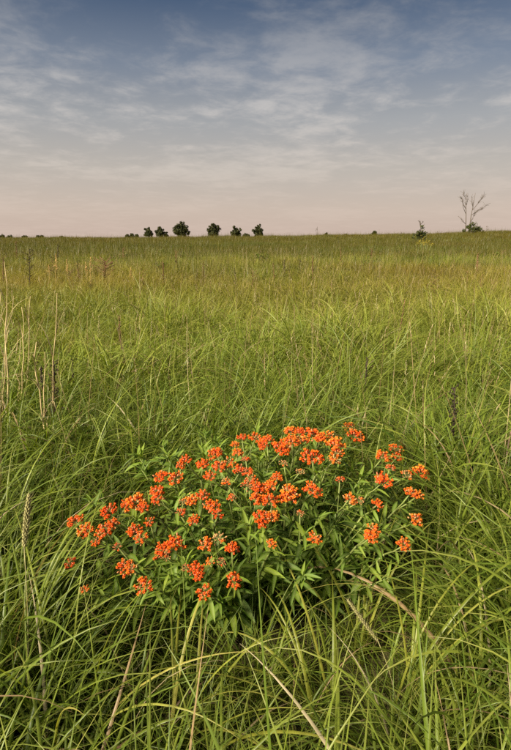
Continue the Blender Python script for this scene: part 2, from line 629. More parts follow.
for k in range(10):
    bl = []
    tone = rnd.uniform(0.2, 0.7)
    for i in range(rnd.randint(9, 14)):
        az = rnd.uniform(0, 6.283)
        r = 0.04 * math.sqrt(rnd.random())
        dry = 1.0 if rnd.random() < 0.06 else 0.0
        V, F, al = blade(rnd.uniform(0.45, 0.80), rnd.uniform(0.0072, 0.0122), rnd.uniform(0.08, 0.45), rnd.uniform(1.0, 2.8),
                         az, (r * math.cos(az), r * math.sin(az), 0), segs=12, fold=True, power=rnd.uniform(1.1, 2.2), twist=rnd.uniform(-1.2, 1.2))
        bl.append((V, F, al, min(1, max(0, rnd.gauss(tone, 0.2))), dry))
    G.variant(bl)
    BROAD.append(G.nv - 1)

ARCH = []
for k in range(10):
    bl = []
    tone = rnd.uniform(0.35, 0.8)
    for i in range(rnd.randint(12, 17)):
        az = rnd.uniform(0, 6.283)
        r = 0.05 * math.sqrt(rnd.random())
        V, F, al = blade(rnd.uniform(0.38, 0.72), rnd.uniform(0.0058, 0.0108), rnd.uniform(0.1, 0.5), rnd.uniform(1.3, 2.7),
                         az, (r * math.cos(az), r * math.sin(az), 0), segs=10, fold=True, power=rnd.uniform(1.1, 2.0), twist=rnd.uniform(-0.7, 0.7))
        bl.append((V, F, al, min(1, max(0, rnd.gauss(tone, 0.2))), 1.0 if rnd.random() < 0.035 else 0.0))
    G.variant(bl)
    ARCH.append(G.nv - 1)


def near_arch(x, y):
    if in_bush(x, y, 0.97 if y > MC.y - 0.15 else 0.70):
        return
    plant(G, x, y, rnd.uniform(0.7, 1.05) * patch_h(x, y) * (0.78 if in_bush(x, y, 1.4) else 1.0) * (0.8 if in_bush(x, y + 0.4, 1.05) and y < MC.y else 1.0), ARCH)


# near: up to 6.5 m
def scatter(density, y0, y1, margin, slope, fn):
    area = (y1 - y0) * (2 * margin + slope * (y0 + y1))
    n = int(area * density)
    c = 0
    while c < n:
        y = rnd.uniform(y0, y1)
        hw = margin + slope * y
        hmax = margin + slope * y1
        x = rnd.uniform(-hmax, hmax)
        if abs(x) > hw:
            continue
        c += 1
        fn(x, y)


def near_fine(x, y):
    if in_bush(x, y, 0.86 if y > MC.y - 0.15 else 0.62):
        return
    s = rnd.uniform(0.75, 1.2) * patch_h(x, y)
    if in_bush(x, y, 1.45):
        s *= 0.72
    if in_bush(x, y + 0.38, 1.05) and y < MC.y:
        s *= 0.85
    plant(G, x, y, s, FINE if y > 1.8 else [v for v in FINE if v % 5 >= 2])


def near_broad(x, y):
    if in_bush(x, y, 1.0):
        return
    s = rnd.uniform(0.6, 1.0) * patch_h(x, y)
    if in_bush(x, y, 1.5):
        s *= 0.72
    if in_bush(x, y + 0.42, 1.05) and y < MC.y:
        s *= 0.8
    plant(G, x, y, s, BROAD)


scatter(50, -0.5, 2.6, 1.0, 0.55, near_fine)
scatter(115, -0.4, 2.6, 1.0, 0.55, near_arch)
scatter(48, 2.6, 7.0, 1.0, 0.55, near_arch)
scatter(22, 7.0, 14.0, 1.0, 0.55, near_arch)
scatter(10, 14.0, 26.0, 1.0, 0.55, near_arch)
scatter(26, 2.6, 6.5, 1.2, 0.55, near_fine)
scatter(40, -0.4, 2.4, 1.0, 0.55, near_broad)
scatter(30, 2.4, 3.0, 1.2, 0.55, near_broad)
scatter(16, 3.0, 9.0, 1.2, 0.55, near_broad)
scatter(6, 9.0, 16.0, 1.2, 0.55, near_broad)
scatter(20, 6.5, 14, 1.4, 0.55, near_fine)
scatter(15, 14, 22, 1.4, 0.55, near_fine)
scatter(8, 22, 32, 1.4, 0.55, near_fine)
NEAR_Y = 3.2
H = Grass('foreground_grass')
H.v, H.f, H.at, H.nv = list(G.v), list(G.f), {k: list(v) for k, v in G.at.items()}, G.nv
H.pts = [p for p in G.pts if p[1] < NEAR_Y]
G.pts = [p for p in G.pts if p[1] >= NEAR_Y]
H.build(M_NEAR, 'dense arching yellow green grass close around the orange flowers', 'grass', True)
G.build(M_GRASS, 'yellow green prairie grass stretching back behind the orange flowers', 'grass')

# --- distant sward
D = Grass('distant_grass')
for k in range(8):
    bl = []
    tone = rnd.uniform(0.05, 0.5)
    for i in range(70):
        az = rnd.uniform(0, 6.283)
        a2 = rnd.uniform(0, 6.283)
        r = 0.55 * math.sqrt(rnd.random())
        V, F, al = blade(rnd.uniform(0.25, 0.6), rnd.uniform(0.008, 0.018), rnd.uniform(0.02, 0.4), rnd.uniform(0.2, 1.6),
                         az, (r * math.cos(a2), r * math.sin(a2), 0), segs=3, fold=False)
        bl.append((V, F, al, min(1, max(0, rnd.gauss(tone, 0.22))), 1.0 if rnd.random() < 0.03 else 0.0))
    for i in range(3):
        a2 = rnd.uniform(0, 6.283)
        V, F, al = blade(rnd.uniform(0.7, 1.05), 0.011, rnd.uniform(0.0, 0.15), rnd.uniform(0.0, 0.5), a2, (0.4 * math.cos(a2), 0.4 * math.sin(a2), 0), segs=3, fold=False)
        bl.append((V, F, al, 0.6 * rnd.random(), 0.35 if rnd.random() < 0.2 else 0.0))
    D.variant(bl)
DV = list(range(8))
scatter(1.2, 13, 26, 2, 0.56, lambda x, y: plant(D, x, y, rnd.uniform(0.7, 1.1), DV, 0.06))
scatter(2.2, 26, 60, 2, 0.56, lambda x, y: plant(D, x, y, rnd.uniform(0.8, 1.25), DV, 0.06))
scatter(0.9, 60, 130, 3, 0.56, lambda x, y: plant(D, x, y, rnd.uniform(0.9, 1.5), DV, 0.05, rnd.uniform(0.45, 1.15)))
scatter(0.16, 130, 420, 4, 0.56, lambda x, y: plant(D, x, y, rnd.uniform(1.5, 2.6), DV, 0.05, 0.4))
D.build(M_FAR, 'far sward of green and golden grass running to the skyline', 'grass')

# ------------------------------------------------------------------ milkweed
M_STEM = simple_mat('milkweed_stem', (0.17, 0.20, 0.055), 0.25, 20, 0.6, 0.3)
M_LEAF, nt, out = new_mat('milkweed_leaf')
oi = N(nt, 'ShaderNodeObjectInfo')
tcx = N(nt, 'ShaderNodeTexCoord')
hue = N(nt, 'ShaderNodeAttribute', attribute_name='hue').outputs['Fac']
rib = N(nt, 'ShaderNodeAttribute', attribute_name='rib').outputs['Fac']
f = math_n(nt, 'ADD', math_n(nt, 'MULTIPLY', oi.outputs['Random'], 0.55), math_n(nt, 'MULTIPLY', hue, 0.45))
c = ramp(nt, f, [(0.0, (0.066, 0.135, 0.009)), (0.35, (0.125, 0.215, 0.012)), (0.7, (0.205, 0.285, 0.018)), (1.0, (0.320, 0.340, 0.042))])
mot = N(nt, 'ShaderNodeTexNoise', ins={'Vector': tcx.outputs['Object'], 'Scale': 90.0, 'Detail': 3.0}).outputs[0]
c = mixc(nt, maprange(nt, mot, 0.55, 0.8, 0.0, 0.35), c, (0.19, 0.22, 0.05))
c = mixc(nt, math_n(nt, 'MULTIPLY', rib, 0.55), c, (0.26, 0.30, 0.11))
leafy(nt, out, c, rough=0.5, spec=0.2, trans=0.38)


def petal_mat(name, stops, trans=0.2):
    m, nt, out = new_mat(name)
    tcx = N(nt, 'ShaderNodeTexCoord')
    oi = N(nt, 'ShaderNodeObjectInfo')
    no = N(nt, 'ShaderNodeTexNoise', ins={'Vector': tcx.outputs['Object'], 'Scale': 130.0, 'Detail': 2.0}).outputs[0]
    v = math_n(nt, 'ADD', math_n(nt, 'MULTIPLY', math_n(nt, 'SUBTRACT', no, 0.5), 1.6), math_n(nt, 'ADD', math_n(nt, 'MULTIPLY', oi.outputs['Random'], 0.55), 0.24), clamp=True)
    c = ramp(nt, v, stops)
    leafy(nt, out, c, rough=0.45, spec=0.35, trans=trans, trans_gain=(1.1, 0.9, 0.6))
    return m


M_HOOD = petal_mat('orange_hoods', [(0.0, (0.72, 0.080, 0.005)), (0.35, (0.80, 0.140, 0.007)), (0.7, (0.86, 0.24, 0.014)), (1.0, (0.90, 0.38, 0.05))])
M_PETAL = petal_mat('red_orange_petals', [(0.0, (0.60, 0.045, 0.008)), (0.5, (0.72, 0.080, 0.010)), (1.0, (0.80, 0.14, 0.020))])
M_BUD = petal_mat('flower_buds', [(0.0, (0.55, 0.10, 0.04)), (0.5, (0.58, 0.24, 0.10)), (1.0, (0.46, 0.40, 0.14))])
M_PED = petal_mat('pale_pedicels', [(0.0, (0.26, 0.25, 0.08)), (1.0, (0.38, 0.33, 0.14))])


def leaf_mesh(k):
    r = random.Random(100 + k)
    L = 1.0
    W = r.uniform(0.15, 0.22)
    segs = 7
    V, F, rib_, hue_ = [], [], [], []
    curl = r.uniform(-0.2, 0.9)
    tw = r.uniform(-0.5, 0.5)
    fold = r.uniform(0.15, 0.55)
    p = Vector((0, 0, 0))
    for i in range(segs + 1):
        s = i / segs
        a = -curl * (s - 0.1)
        d = Vector((math.cos(a), 0, math.sin(a)))
        w = W * 0.5 * (math.sin(math.pi * min(1, 0.06 + s * 0.94) ** 0.8)) ** 0.85 + 0.004
        if i == segs:
            w = 0.004
        t = tw * s
        side = Vector((0, math.cos(t), math.sin(t)))
        n = d.cross(side)
        wav = 0.12 * w * math.sin(s * 17 + k)
        V += [p - side * w + n * (w * fold + wav), p.copy(), p + side * w + n * (w * fold - wav)]
        rib_ += [0, 1, 0]
        hue_ += [r.random() * 0.2 + 0.4] * 3
        p = p + d * (L / segs)
    for i in range(segs):
        for q in range(2):
            a = i * 3 + q
            F.append((a, a + 3, a + 4, a + 1))
    me = bpy.data.meshes.new('leaf')
    me.from_pydata(V, [], F)
    me.materials.append(M_LEAF)
    me.polygons.foreach_set('use_smooth', [True] * len(F))
    for nm, vals in (('rib', rib_), ('hue', hue_)):
        a = me.attributes.new(nm, 'FLOAT', 'POINT')
        a.data.foreach_set('value', vals)
    me.update()
    return me


LEAVES = [leaf_mesh(k) for k in range(9)]


def floret(mb_hood, mb_petal, c, ax, r, size):
    """one milkweed flower: five upright hoods over five turned-back petals"""
    ax = Vector(ax).normalized()
    a = ax.orthogonal().normalized()
    b = ax.cross(a)
    ph = r.uniform(0, 6.28)
    for k in range(5):
        w = ph + k * 2 * math.pi / 5
        rad = a * math.cos(w) + b * math.sin(w)
        # hood
        hd = (ax * 0.9 + rad * 0.45).normalized()
        mb_hood.blob(Vector(c) + rad * size * 0.17 + ax * size * 0.28, hd, size * 0.125, size * 0.56, 4, 2)
        # reflexed petal: narrow folded strip going out and down
        w2 = w + 0.628
        rad = a * math.cos(w2) + b * math.sin(w2)
        tan = ax.cross(rad)
        p0 = Vector(c) + rad * size * 0.08
        p1 = Vector(c) + rad * size * 0.42 - ax * size * 0.10
        p2 = Vector(c) + rad * size * 0.50 - ax * size * 0.52
        hw = size * 0.15
        V = [p0 - tan * hw * 0.5, p0 + tan * hw * 0.5, p1 - tan * hw, p1 + tan * hw, p2 - tan * hw * 0.4, p2 + tan * hw * 0.4]
        mb_petal.add(V, [(0, 1, 3, 2), (2, 3, 5, 4)])


def head_meshes(k, openness):
    """one umbel, radius about 1 unit, at its origin the stalk joins; returns list of (part, mesh)"""
    r = random.Random(500 + k)
    hood, pet, bud, ped = MB(), MB(), MB(), MB()
    n = r.randint(17, 24)
    ga = 2.39996
    lop = Vector((r.uniform(-0.3, 0.3), r.uniform(-0.3, 0.3), 0))
    for i in range(n):
        s = (i + 0.5) / n
        th = math.acos(1 - s * 1.02) + r.gauss(0, 0.10)
        th = min(th, 1.65)
        ph = i * ga + r.gauss(0, 0.2)
        d = Vector((math.sin(th) * math.cos(ph), math.sin(th) * math.sin(ph), math.cos(th) * 0.85))
        d = (d + lop * 0.3)
        rr = r.uniform(0.62, 1.04)
        tip = d * rr
        ped.tube([(0, 0, 0), d * rr * 0.5 + Vector((0, 0, 0.08)), tip], 0.028, 3, cap=False)
        if r.random() < openness:
            floret(hood, pet, tip, (d.normalized() + Vector((r.gauss(0, 0.2), r.gauss(0, 0.2), 0.35))), r, r.uniform(0.36, 0.50))
        else:
            bud.blob(tip, d + Vector((0, 0, 0.3)), r.uniform(0.08, 0.12), r.uniform(0.24, 0.36), 5, 3)
    res = [('pedicel', ped.mesh('pedicels', M_PED))]
    if hood.v:
        res.append(('hood', hood.mesh('hoods', M_HOOD)))
        res.append(('petal', pet.mesh('petals', M_PETAL)))
    if bud.v:
        res.append(('bud', bud.mesh('buds', M_BUD)))
    return res


def joined_head(k, openness):
    parts = head_meshes(k, openness)
    me = bpy.data.meshes.new('flower_head')
    V, F, mi = [], [], []
    for j, (nm, m) in enumerate(parts):
        n = len(V)
        V += [v.co.copy() for v in m.vertices]
        F += [tuple(i + n for i in p.vertices) for p in m.polygons]
        mi += [j] * len(m.polygons)
        me.materials.append(m.materials[0])
    me.from_pydata(V, [], F)
    me.polygons.foreach_set('material_index', mi)
    me.polygons.foreach_set('use_smooth', [True] * len(F))
    me.update()
    for nm, m in parts:
        bpy.data.meshes.remove(m)
    return me


HEADS_OPEN = [joined_head(k, (0.93, 0.85, 0.74)[k % 3]) for k in range(9)]
HEADS_MID = [joined_head(20 + k, 0.6) for k in range(4)]
HEADS_BUD = [joined_head(40 + k, 0.22) for k in range(4)]

# (px, py, width, kind) of the flower heads in the photograph; kind 0 open, 1 half open, 2 mostly buds
HP = [(76, 519, 15, 0), (85, 527, 17, 0), (109, 509, 17, 0), (105, 527, 17, 0), (113, 521, 13, 0), (126, 502, 11, 1), (136, 498, 22, 0), (143, 506, 13, 1),
      (134, 528, 15, 0), (141, 536, 13, 1), (161, 474, 15, 0), (175, 476, 15, 0), (157, 489, 14, 0), (158, 497, 15, 1), (185, 458, 12, 0), (180, 464, 10, 0),
      (203, 462, 12, 0), (216, 451, 15, 0), (219, 464, 15, 0), (230, 460, 12, 1), (210, 474, 12, 0), (242, 436, 9, 0), (235, 443, 8, 0), (238, 451, 11, 0),
      (255, 436, 14, 0), (267, 438, 12, 0), (263, 444, 10, 0), (240, 468, 15, 2), (248, 469, 11, 1), (252, 477, 13, 1), (247, 483, 13, 2), (259, 486, 15, 0),
      (270, 484, 14, 0), (256, 497, 13, 0), (269, 497, 16, 0), (277, 475, 11, 1), (262, 515, 17, 0), (272, 514, 14, 0), (192, 497, 14, 0), (183, 500, 9, 2),
      (203, 493, 13, 0), (212, 504, 17, 1), (217, 512, 11, 1), (181, 510, 10, 2), (194, 518, 12, 1), (163, 548, 17, 0), (175, 539, 18, 0), (206, 541, 15, 0),
      (219, 536, 15, 2), (232, 546, 13, 0), (290, 429, 12, 0), (299, 430, 11, 0), (311, 431, 20, 0), (292, 438, 15, 0), (282, 445, 18, 0), (328, 433, 13, 0),
      (335, 441, 19, 0), (312, 454, 21, 0), (336, 450, 13, 0), (334, 458, 13, 2), (350, 425, 13, 0), (354, 433, 17, 0), (278, 476, 10, 1), (289, 491, 20, 0),
      (313, 487, 18, 0), (349, 496, 14, 1), (360, 499, 10, 2), (377, 502, 12, 1), (373, 527, 14, 0), (371, 534, 14, 0), (383, 454, 15, 0), (396, 447, 14, 0),
      (397, 455, 10, 0), (390, 466, 10, 2), (382, 478, 20, 1), (419, 469, 19, 0), (407, 473, 12, 2), (411, 490, 12, 0), (418, 493, 11, 0), (415, 516, 16, 1),
      (404, 542, 14, 0), (71, 561, 12, 1), (84, 588, 10, 1), (124, 563, 16, 0), (132, 566, 14, 1), (144, 582, 18, 0), (196, 566, 15, 0), (199, 573, 11, 0),
      (204, 589, 15, 0), (234, 577, 15, 0), (271, 542, 11, 1), (315, 536, 13, 0), (303, 438, 12, 0), (320, 436, 12, 0), (166, 556, 9, 2), (150, 520, 10, 1), (118, 545, 10, 2), (97, 540, 10, 1),
      (246, 458, 9, 2), (226, 480, 10, 2), (232, 496, 9, 2), (186, 566, 9, 2), (222, 560, 9, 2), (284, 462, 9, 2), (300, 470, 9, 2), (340, 478, 9, 2), (300, 512, 9, 2), (210, 560, 9, 1)]


def dome(x, y):
    q = ((x - MC.x) / (MRX + 0.03)) ** 2 + ((y - MC.y) / (MRY + 0.04)) ** 2
    return 0.37 + 0.20 * math.sqrt(max(0.0, 1 - q)) if q < 1 else 0.37


def head_point(px_, py_):
    d = ray(px_, py_)
    t = 0.3
    while t < 4:
        p = O + d * t
        if p[2] < dome(p[0], p[1]):
            break
        t += 0.002
    return Vector(p), t


plant_root = empty('milkweed_plant', (MC.x, MC.y, float(terrain(MC.x, MC.y))))
tag(plant_root, 'bushy milkweed clump with many clusters of bright orange flowers in the grass', 'wildflower')
BASE = plant_root.location.copy()


def place_child(o, parent, world_mat):
    o.parent = parent
    o.matrix_parent_inverse = Matrix.Identity(4)
    o.matrix_basis = world_mat


heads = []
for (hx, hy, hw, kind) in HP:
    p, t = head_point(hx, hy)
    heads.append([p - BASE, hw * t / FPX, kind, False])

# gather neighbouring heads on common stems
stems = []
for i, h in enumerate(heads):
    if h[3]:
        continue
    grp = [h]
    h[3] = True
    near = sorted([g for g in heads if not g[3] and (g[0] - h[0]).length < 0.085], key=lambda g: (g[0] - h[0]).length)
    for g in near[:2]:
        g[3] = True
        grp.append(g)
    stems.append(grp)

small_leaf_budget = 300
leaf_records = []       # (stem_obj, matrix, length, mesh index)


def leaves_on(stem, pts, n, lmin, lmax, start=0.12, spread=1.0, rr=rnd):
    """alternate leaves along a polyline (points in plant space)"""
    pts = [Vector(p) for p in pts]
    m = len(pts) - 1
    ph = rr.uniform(0, 6.28)
    for i in range(n):
        s = start + (0.98 - start) * (i + rr.random() * 0.6) / n
        k = min(int(s * m), m - 1)
        f_ = s * m - k
        p = pts[k].lerp(pts[k + 1], f_)
        tan = (pts[k + 1] - pts[k]).normalized()
        ph += 2.4 + rr.gauss(0, 0.3)
        a = tan.orthogonal().normalized()
        b = tan.cross(a)
        out_ = a * math.cos(ph) + b * math.sin(ph)
        up = rr.uniform(0.25, 0.95)
        d = (out_ * spread + tan * up).normalized()
        d.z -= rr.uniform(0.0, 0.15)
        d.normalize()
        # leaf frame: x along d, z mostly up
        zax = (Vector((rr.gauss(0, 0.25), rr.gauss(0, 0.25), 1)) - d * d.z).normalized()
        zax = (zax - d * zax.dot(d)).normalized()
        yax = zax.cross(d)
        L = rr.uniform(lmin, lmax) * (1.0 - 0.35 * s)
        mat = Matrix(((d.x, yax.x, zax.x), (d.y, yax.y, zax.y), (d.z, yax.z, zax.z))).to_4x4()
        mat = Matrix.Translation(p) @ mat @ Matrix.Diagonal((L, L * rr.uniform(0.85, 1.15), L, 1))
        leaf_records.append((stem, mat, p, L, rr.randrange(len(LEAVES))))


for gi_, grp in enumerate(stems):
    c = sum((g[0] for g in grp), Vector()) / len(grp)
    join = c - Vector((c.x * 0.10, c.y * 0.10, 0.055 + 0.01 * len(grp)))
    b0 = Vector((c.x * 0.32 + rnd.gauss(0, 0.025), c.y * 0.32 + rnd.gauss(0, 0.025), -0.01))
    mid = Vector((c.x * 0.72 + rnd.gauss(0, 0.02), c.y * 0.72 + rnd.gauss(0, 0.02), join.z * 0.60))
    pts = []
    for i in range(9):
        s = i / 8
        pts.append(b0 * (1 - s) ** 2 + mid * 2 * s * (1 - s) + join * s * s)
    mb = MB()
    mb.tube(pts, [0.0042 - 0.0014 * i / 8 for i in range(9)], 6)
    for g in grp:
        tip = g[0] - Vector((0, 0, g[1] * 0.30))
        mb.tube([join, join.lerp(tip, 0.5) + Vector((0, 0, -0.004)), tip], [0.0026, 0.0022, 0.0020], 5)
    stem = mb.build('stem', M_STEM, plant_root)
    for g in grp:
        tip = g[0] - Vector((0, 0, g[1] * 0.30))
        src = {0: HEADS_OPEN, 1: HEADS_MID, 2: HEADS_BUD}[g[2]]
        ho = bpy.data.objects.new('flower_head', rnd.choice(src))
        COL.objects.link(ho)
        up = (tip - join).normalized() * 0.5 + Vector((c.x * 0.5, c.y * 0.5, 1.0)) + Vector((rnd.gauss(0, 0.18), rnd.gauss(0, 0.18), 0))
        q = up.normalized().to_track_quat('Z', 'Y')
        sz = g[1] * 0.5 * 1.12
        place_child(ho, stem, Matrix.Translation(tip) @ q.to_matrix().to_4x4() @ Matrix.Rotation(rnd.uniform(0, 6.28), 4, 'Z') @ Matrix.Diagonal((sz, sz, sz, 1)))
    leaves_on(stem, pts, 17, 0.075, 0.120, 0.15)
    leaves_on(stem, [pts[5], pts[8], c - Vector((0, 0, 0.025))], 9, 0.045, 0.085, 0.0, 0.8)

# flowerless leafy shoots that fill the clump
for k in range(72):
    a = rnd.uniform(0, 6.283)
    q = math.sqrt(rnd.random()) * 1.0
    ex, ey = q * MRX * math.cos(a), q * MRY * math.sin(a)
    z = dome(MC.x + ex, MC.y + ey) - rnd.uniform(0.02, 0.13)
    tip = Vector((ex, ey, z))
    b0 = Vector((ex * 0.35, ey * 0.35, -0.01))
    mid = Vector((ex * 0.75, ey * 0.75, z * 0.6))
    pts = [b0 * (1 - s) ** 2 + mid * 2 * s * (1 - s) + tip * s * s for s in [i / 7 for i in range(8)]]
    mb = MB()
    mb.tube(pts, [0.0034 - 0.0022 * i / 7 for i in range(8)], 5)
    stem = mb.build('shoot', M_STEM, plant_root)
    leaves_on(stem, pts, 22, 0.065, 0.112, 0.12)
    tv = (pts[-1] - pts[-2]).normalized()
    leaves_on(stem, [pts[-1] - tv * 0.030, pts[-1] + tv * 0.002], 8, 0.040, 0.075, 0.0, 0.55)

# the 300 leaves that show largest are single leaves, the deeper ones one mass
def show(rec):
    p = rec[2]
    dep = dome(MC.x + p.x, MC.y + p.y) - p.z
    return rec[3] * 1.2 - dep * 0.9 - p.y * 0.06


leaf_records.sort(key=show, reverse=True)
for stem, mat, p, L, mi in leaf_records[:300]:
    lo = bpy.data.objects.new('leaf', LEAVES[mi])
    COL.objects.link(lo)
    place_child(lo, stem, mat)
V, F, rb, hu = [], [], [], []
for stem, mat, p, L, mi in leaf_records[300:]:
    me = LEAVES[mi]
    n = len(V)
    V += [mat @ v.co for v in me.vertices]
    F += [tuple(i + n for i in q.vertices) for q in me.polygons]
    rb += [d.value for d in me.attributes['rib'].data]
    hu += [rnd.uniform(-0.5, 1.5)] * len(me.vertices)
fo = mesh_obj('leaf_mass', V, F, M_LEAF, plant_root, True, attrs={'rib': rb, 'hue': hu})
tag(fo, kind='stuff')

# ------------------------------------------------------------------ broad-bladed grass tufts in front, blade by blade
BL_ATTR = {}


def blade_tuft(px_, py_, n, label, seed, Lr=(0.55, 0.85), wr=(0.006, 0.0105), bend=(1.2, 2.8), az0=None, spread=3.14, drys=0.15, canopy=0.1, tone=0.6):
    r = random.Random(seed)
    p = ground_at(px_, py_, canopy)
    root = empty('grass_tuft', p)
    tag(root, label, 'grass tuft', 'broad-bladed tufts in front of the milkweed')
    for i in range(n):
        az = r.uniform(0, 6.283) if az0 is None else az0 + r.uniform(-spread, spread)
        bd = r.uniform(*bend)
        V, F, al = blade(r.uniform(*Lr), r.uniform(*wr), r.uniform(0.15, 0.5), bd, az,
                         (0.035 * r.uniform(-1, 1), 0.035 * r.uniform(-1, 1), -0.01), segs=16, fold=True, power=r.uniform(1.1, 2.0), twist=r.uniform(-0.9, 0.9))
        t = min(1, max(0, r.gauss(tone, 0.18)))
        d = 1.0 if r.random() < drys and bd > 1.5 else 0.0
        mesh_obj('blade', V, F, M_GRASS, root, True, attrs={'tint': [t] * len(V), 'along': al, 'dry': [d] * len(V)})['gold'] = r.uniform(0.05, 0.4)
    for ch in root.children:
        ch['plant_random'] = r.random()


blade_tuft(400, 705, 14, 'wide-bladed grass tuft arching over in front of the right side of the orange flowers', 1, az0=0.2, spread=1.6)
blade_tuft(480, 690, 13, 'wide-bladed grass tuft with purplish drying blades to the right of the orange flowers', 2, drys=0.7)
blade_tuft(330, 720, 12, 'wide-bladed grass tuft with long bowed blades before the middle of the milkweed', 3, az0=2.6, spread=1.4, Lr=(0.45, 0.65))
blade_tuft(180, 740, 12, 'bright wide-bladed grass tuft in front of the left part of the milkweed', 4, az0=0.6, spread=1.3, tone=0.8, Lr=(0.45, 0.65))
blade_tuft(70, 735, 10, 'upright wide-bladed grass tuft beside the seeding grass stalk', 5, bend=(0.6, 1.8), tone=0.7, drys=0.0)
blade_tuft(430, 600, 11, 'wide-bladed grass tuft at the right edge of the milkweed clump', 6, Lr=(0.5, 0.75), az0=2.0, spread=2.0, drys=0.15)
blade_tuft(360, 640, 9, 'wide-bladed grass tuft whose tips bow into the milkweed leaves', 7, Lr=(0.5, 0.72), az0=1.7, spread=1.5, drys=0.1, bend=(1.2, 2.6))

# ------------------------------------------------------------------ stalks and weeds in the field
M_STRAW = simple_mat('pale_straw', (0.50, 0.38, 0.20), 0.3, 25, 0.7, 0.25, stretch=(1, 1, 0.2))
M_DARK = simple_mat('dark_dead_weed', (0.045, 0.032, 0.025), 0.4, 40, 0.85, 0.1)
M_BROWN = simple_mat('brown_dead_weed', (0.15, 0.085, 0.045), 0.4, 40, 0.85, 0.1)
M_SEED = simple_mat('green_seed_head', (0.30, 0.27, 0.12), 0.35, 120, 0.7, 0.25)
M_PLUME = simple_mat('golden_plume', (0.42, 0.28, 0.10), 0.3, 40, 0.8, 0.2)


def curve_pts(a, b, sag, n=8):
    a, b = Vector(a), Vector(b)
    return [a.lerp(b, i / n) + Vector(sag) * math.sin(math.pi * i / n) for i in range(n + 1)]


def straw_stalk(bx, by, tx, ty, label, seed, canopy=0.25, r0=0.0055, group='pale dry stalks left of the milkweed'):
    r = random.Random(seed)
    g = ground_at(bx, by, canopy)
    top = at_depth(tx, ty, g.y + r.uniform(-0.1, 0.1))
    root = empty('straw_stalk', g)
    tag(root, label, 'dry stalk', group)
    loc = top - g
    pts = curve_pts((0, 0, -0.02), loc, (r.uniform(-0.05, 0.05), r.uniform(-0.05, 0.05), 0), 9)
    pts = [p + Vector((r.gauss(0, 0.005), r.gauss(0, 0.005), 0)) for p in pts]
    mb = MB()
    mb.tube(pts, [r0 * r.uniform(0.7, 1.0) * (1 - 0.72 * i / 9) * (1.25 if i % 3 == 1 else 1.0) for i in range(10)], 6)
    mb.build('stem', M_STRAW, root)
    # a withered leaf sheath or two
    for q in (0.35, 0.55, 0.7, 0.85):
        k = int(q * 9)
        V, F, al = blade(loc.length * r.uniform(0.16, 0.3), 0.006, r.uniform(0.1, 0.4), r.uniform(0.5, 2.2), r.uniform(0, 6.28), pts[k], segs=6)
        mesh_obj('withered_leaf', V, F, M_STRAW, root, True)


LS = 'pale straw stalk in the sheaf of dead stalks at the left edge of the meadow'
for i, (bx, by, tx, ty) in enumerate([(1, 415, 3, 262), (4, 405, 1, 292), (9, 402, 14, 296), (15, 402, 23, 307), (18, 400, 28, 296), (0, 412, 8, 330), (12, 400, 20, 340)]):
    straw_stalk(bx, by, tx, ty, LS, 40 + i)
straw_stalk(50, 438, 35, 342, 'thick pale straw stalk leaning left beside a blackened weed spike', 50, r0=0.008, group='leaning straw stalks')
straw_stalk(51, 430, 57, 293, 'tall thin straw stalk rising past the blackened weed spike', 51, group='leaning straw stalks')
straw_stalk(49, 430, 46, 352, 'short broken straw stalk between two leaning stalks', 52, r0=0.006, group='leaning straw stalks')


def dead_spike(bx, by, tx, ty, label, seed, mat=M_DARK, canopy=0.25, r0=0.006, clusters=16, csize=0.007, lo=0.35, branch=0.0):
    """dead dock or mullein: upright stem with knobbly seed clusters"""
    r = random.Random(seed)
    g = ground_at(bx, by, canopy)
    top = at_depth(tx, ty, g.y)
    loc = top - g
    k = max(1.0, g.y / 6.0)
    root = empty('dead_weed', g)
    tag(root, label, 'dead weed', 'dead dark weeds standing in the meadow')
    pts = curve_pts((0, 0, -0.02), loc, (r.uniform(-0.015, 0.015), 0, 0), 8)
    mb = MB()
    mb.tube(pts, [r0 * k * (1 - 0.6 * i / 8) for i in range(9)], 6)
    mb.build('stem', mat, root)
    mb = MB()
    clusters *= 4
    for i in range(clusters):
        s = lo + (1 - lo) * i / max(1, clusters - 1)
        p = Vector(loc) * s
        a = r.uniform(0, 6.28)
        o_ = Vector((math.cos(a), math.sin(a), 0.5))
        e = p + o_ * (csize * k * r.uniform(0.4, 1.2) + branch * r.random())
        if branch:
            mb.tube([p, e], 0.002 * k, 4)
        mb.blob(e, (r.gauss(0, .4), r.gauss(0, .4), 1), csize * k * r.uniform(0.3, 0.75), csize * k * r.uniform(1.2, 2.6), 5, 2)
    mb.build('seed_head', mat, root)
    for i in range(3):
        V, F, al = blade(loc.length * r.uniform(0.12, 0.25), 0.012 * k, r.uniform(0.6, 1.2), r.uniform(0.6, 2.2), r.uniform(0, 6.28), Vector(loc) * r.uniform(0.1, 0.6), segs=5)
        mesh_obj('withered_leaf', V, F, mat, root, True)


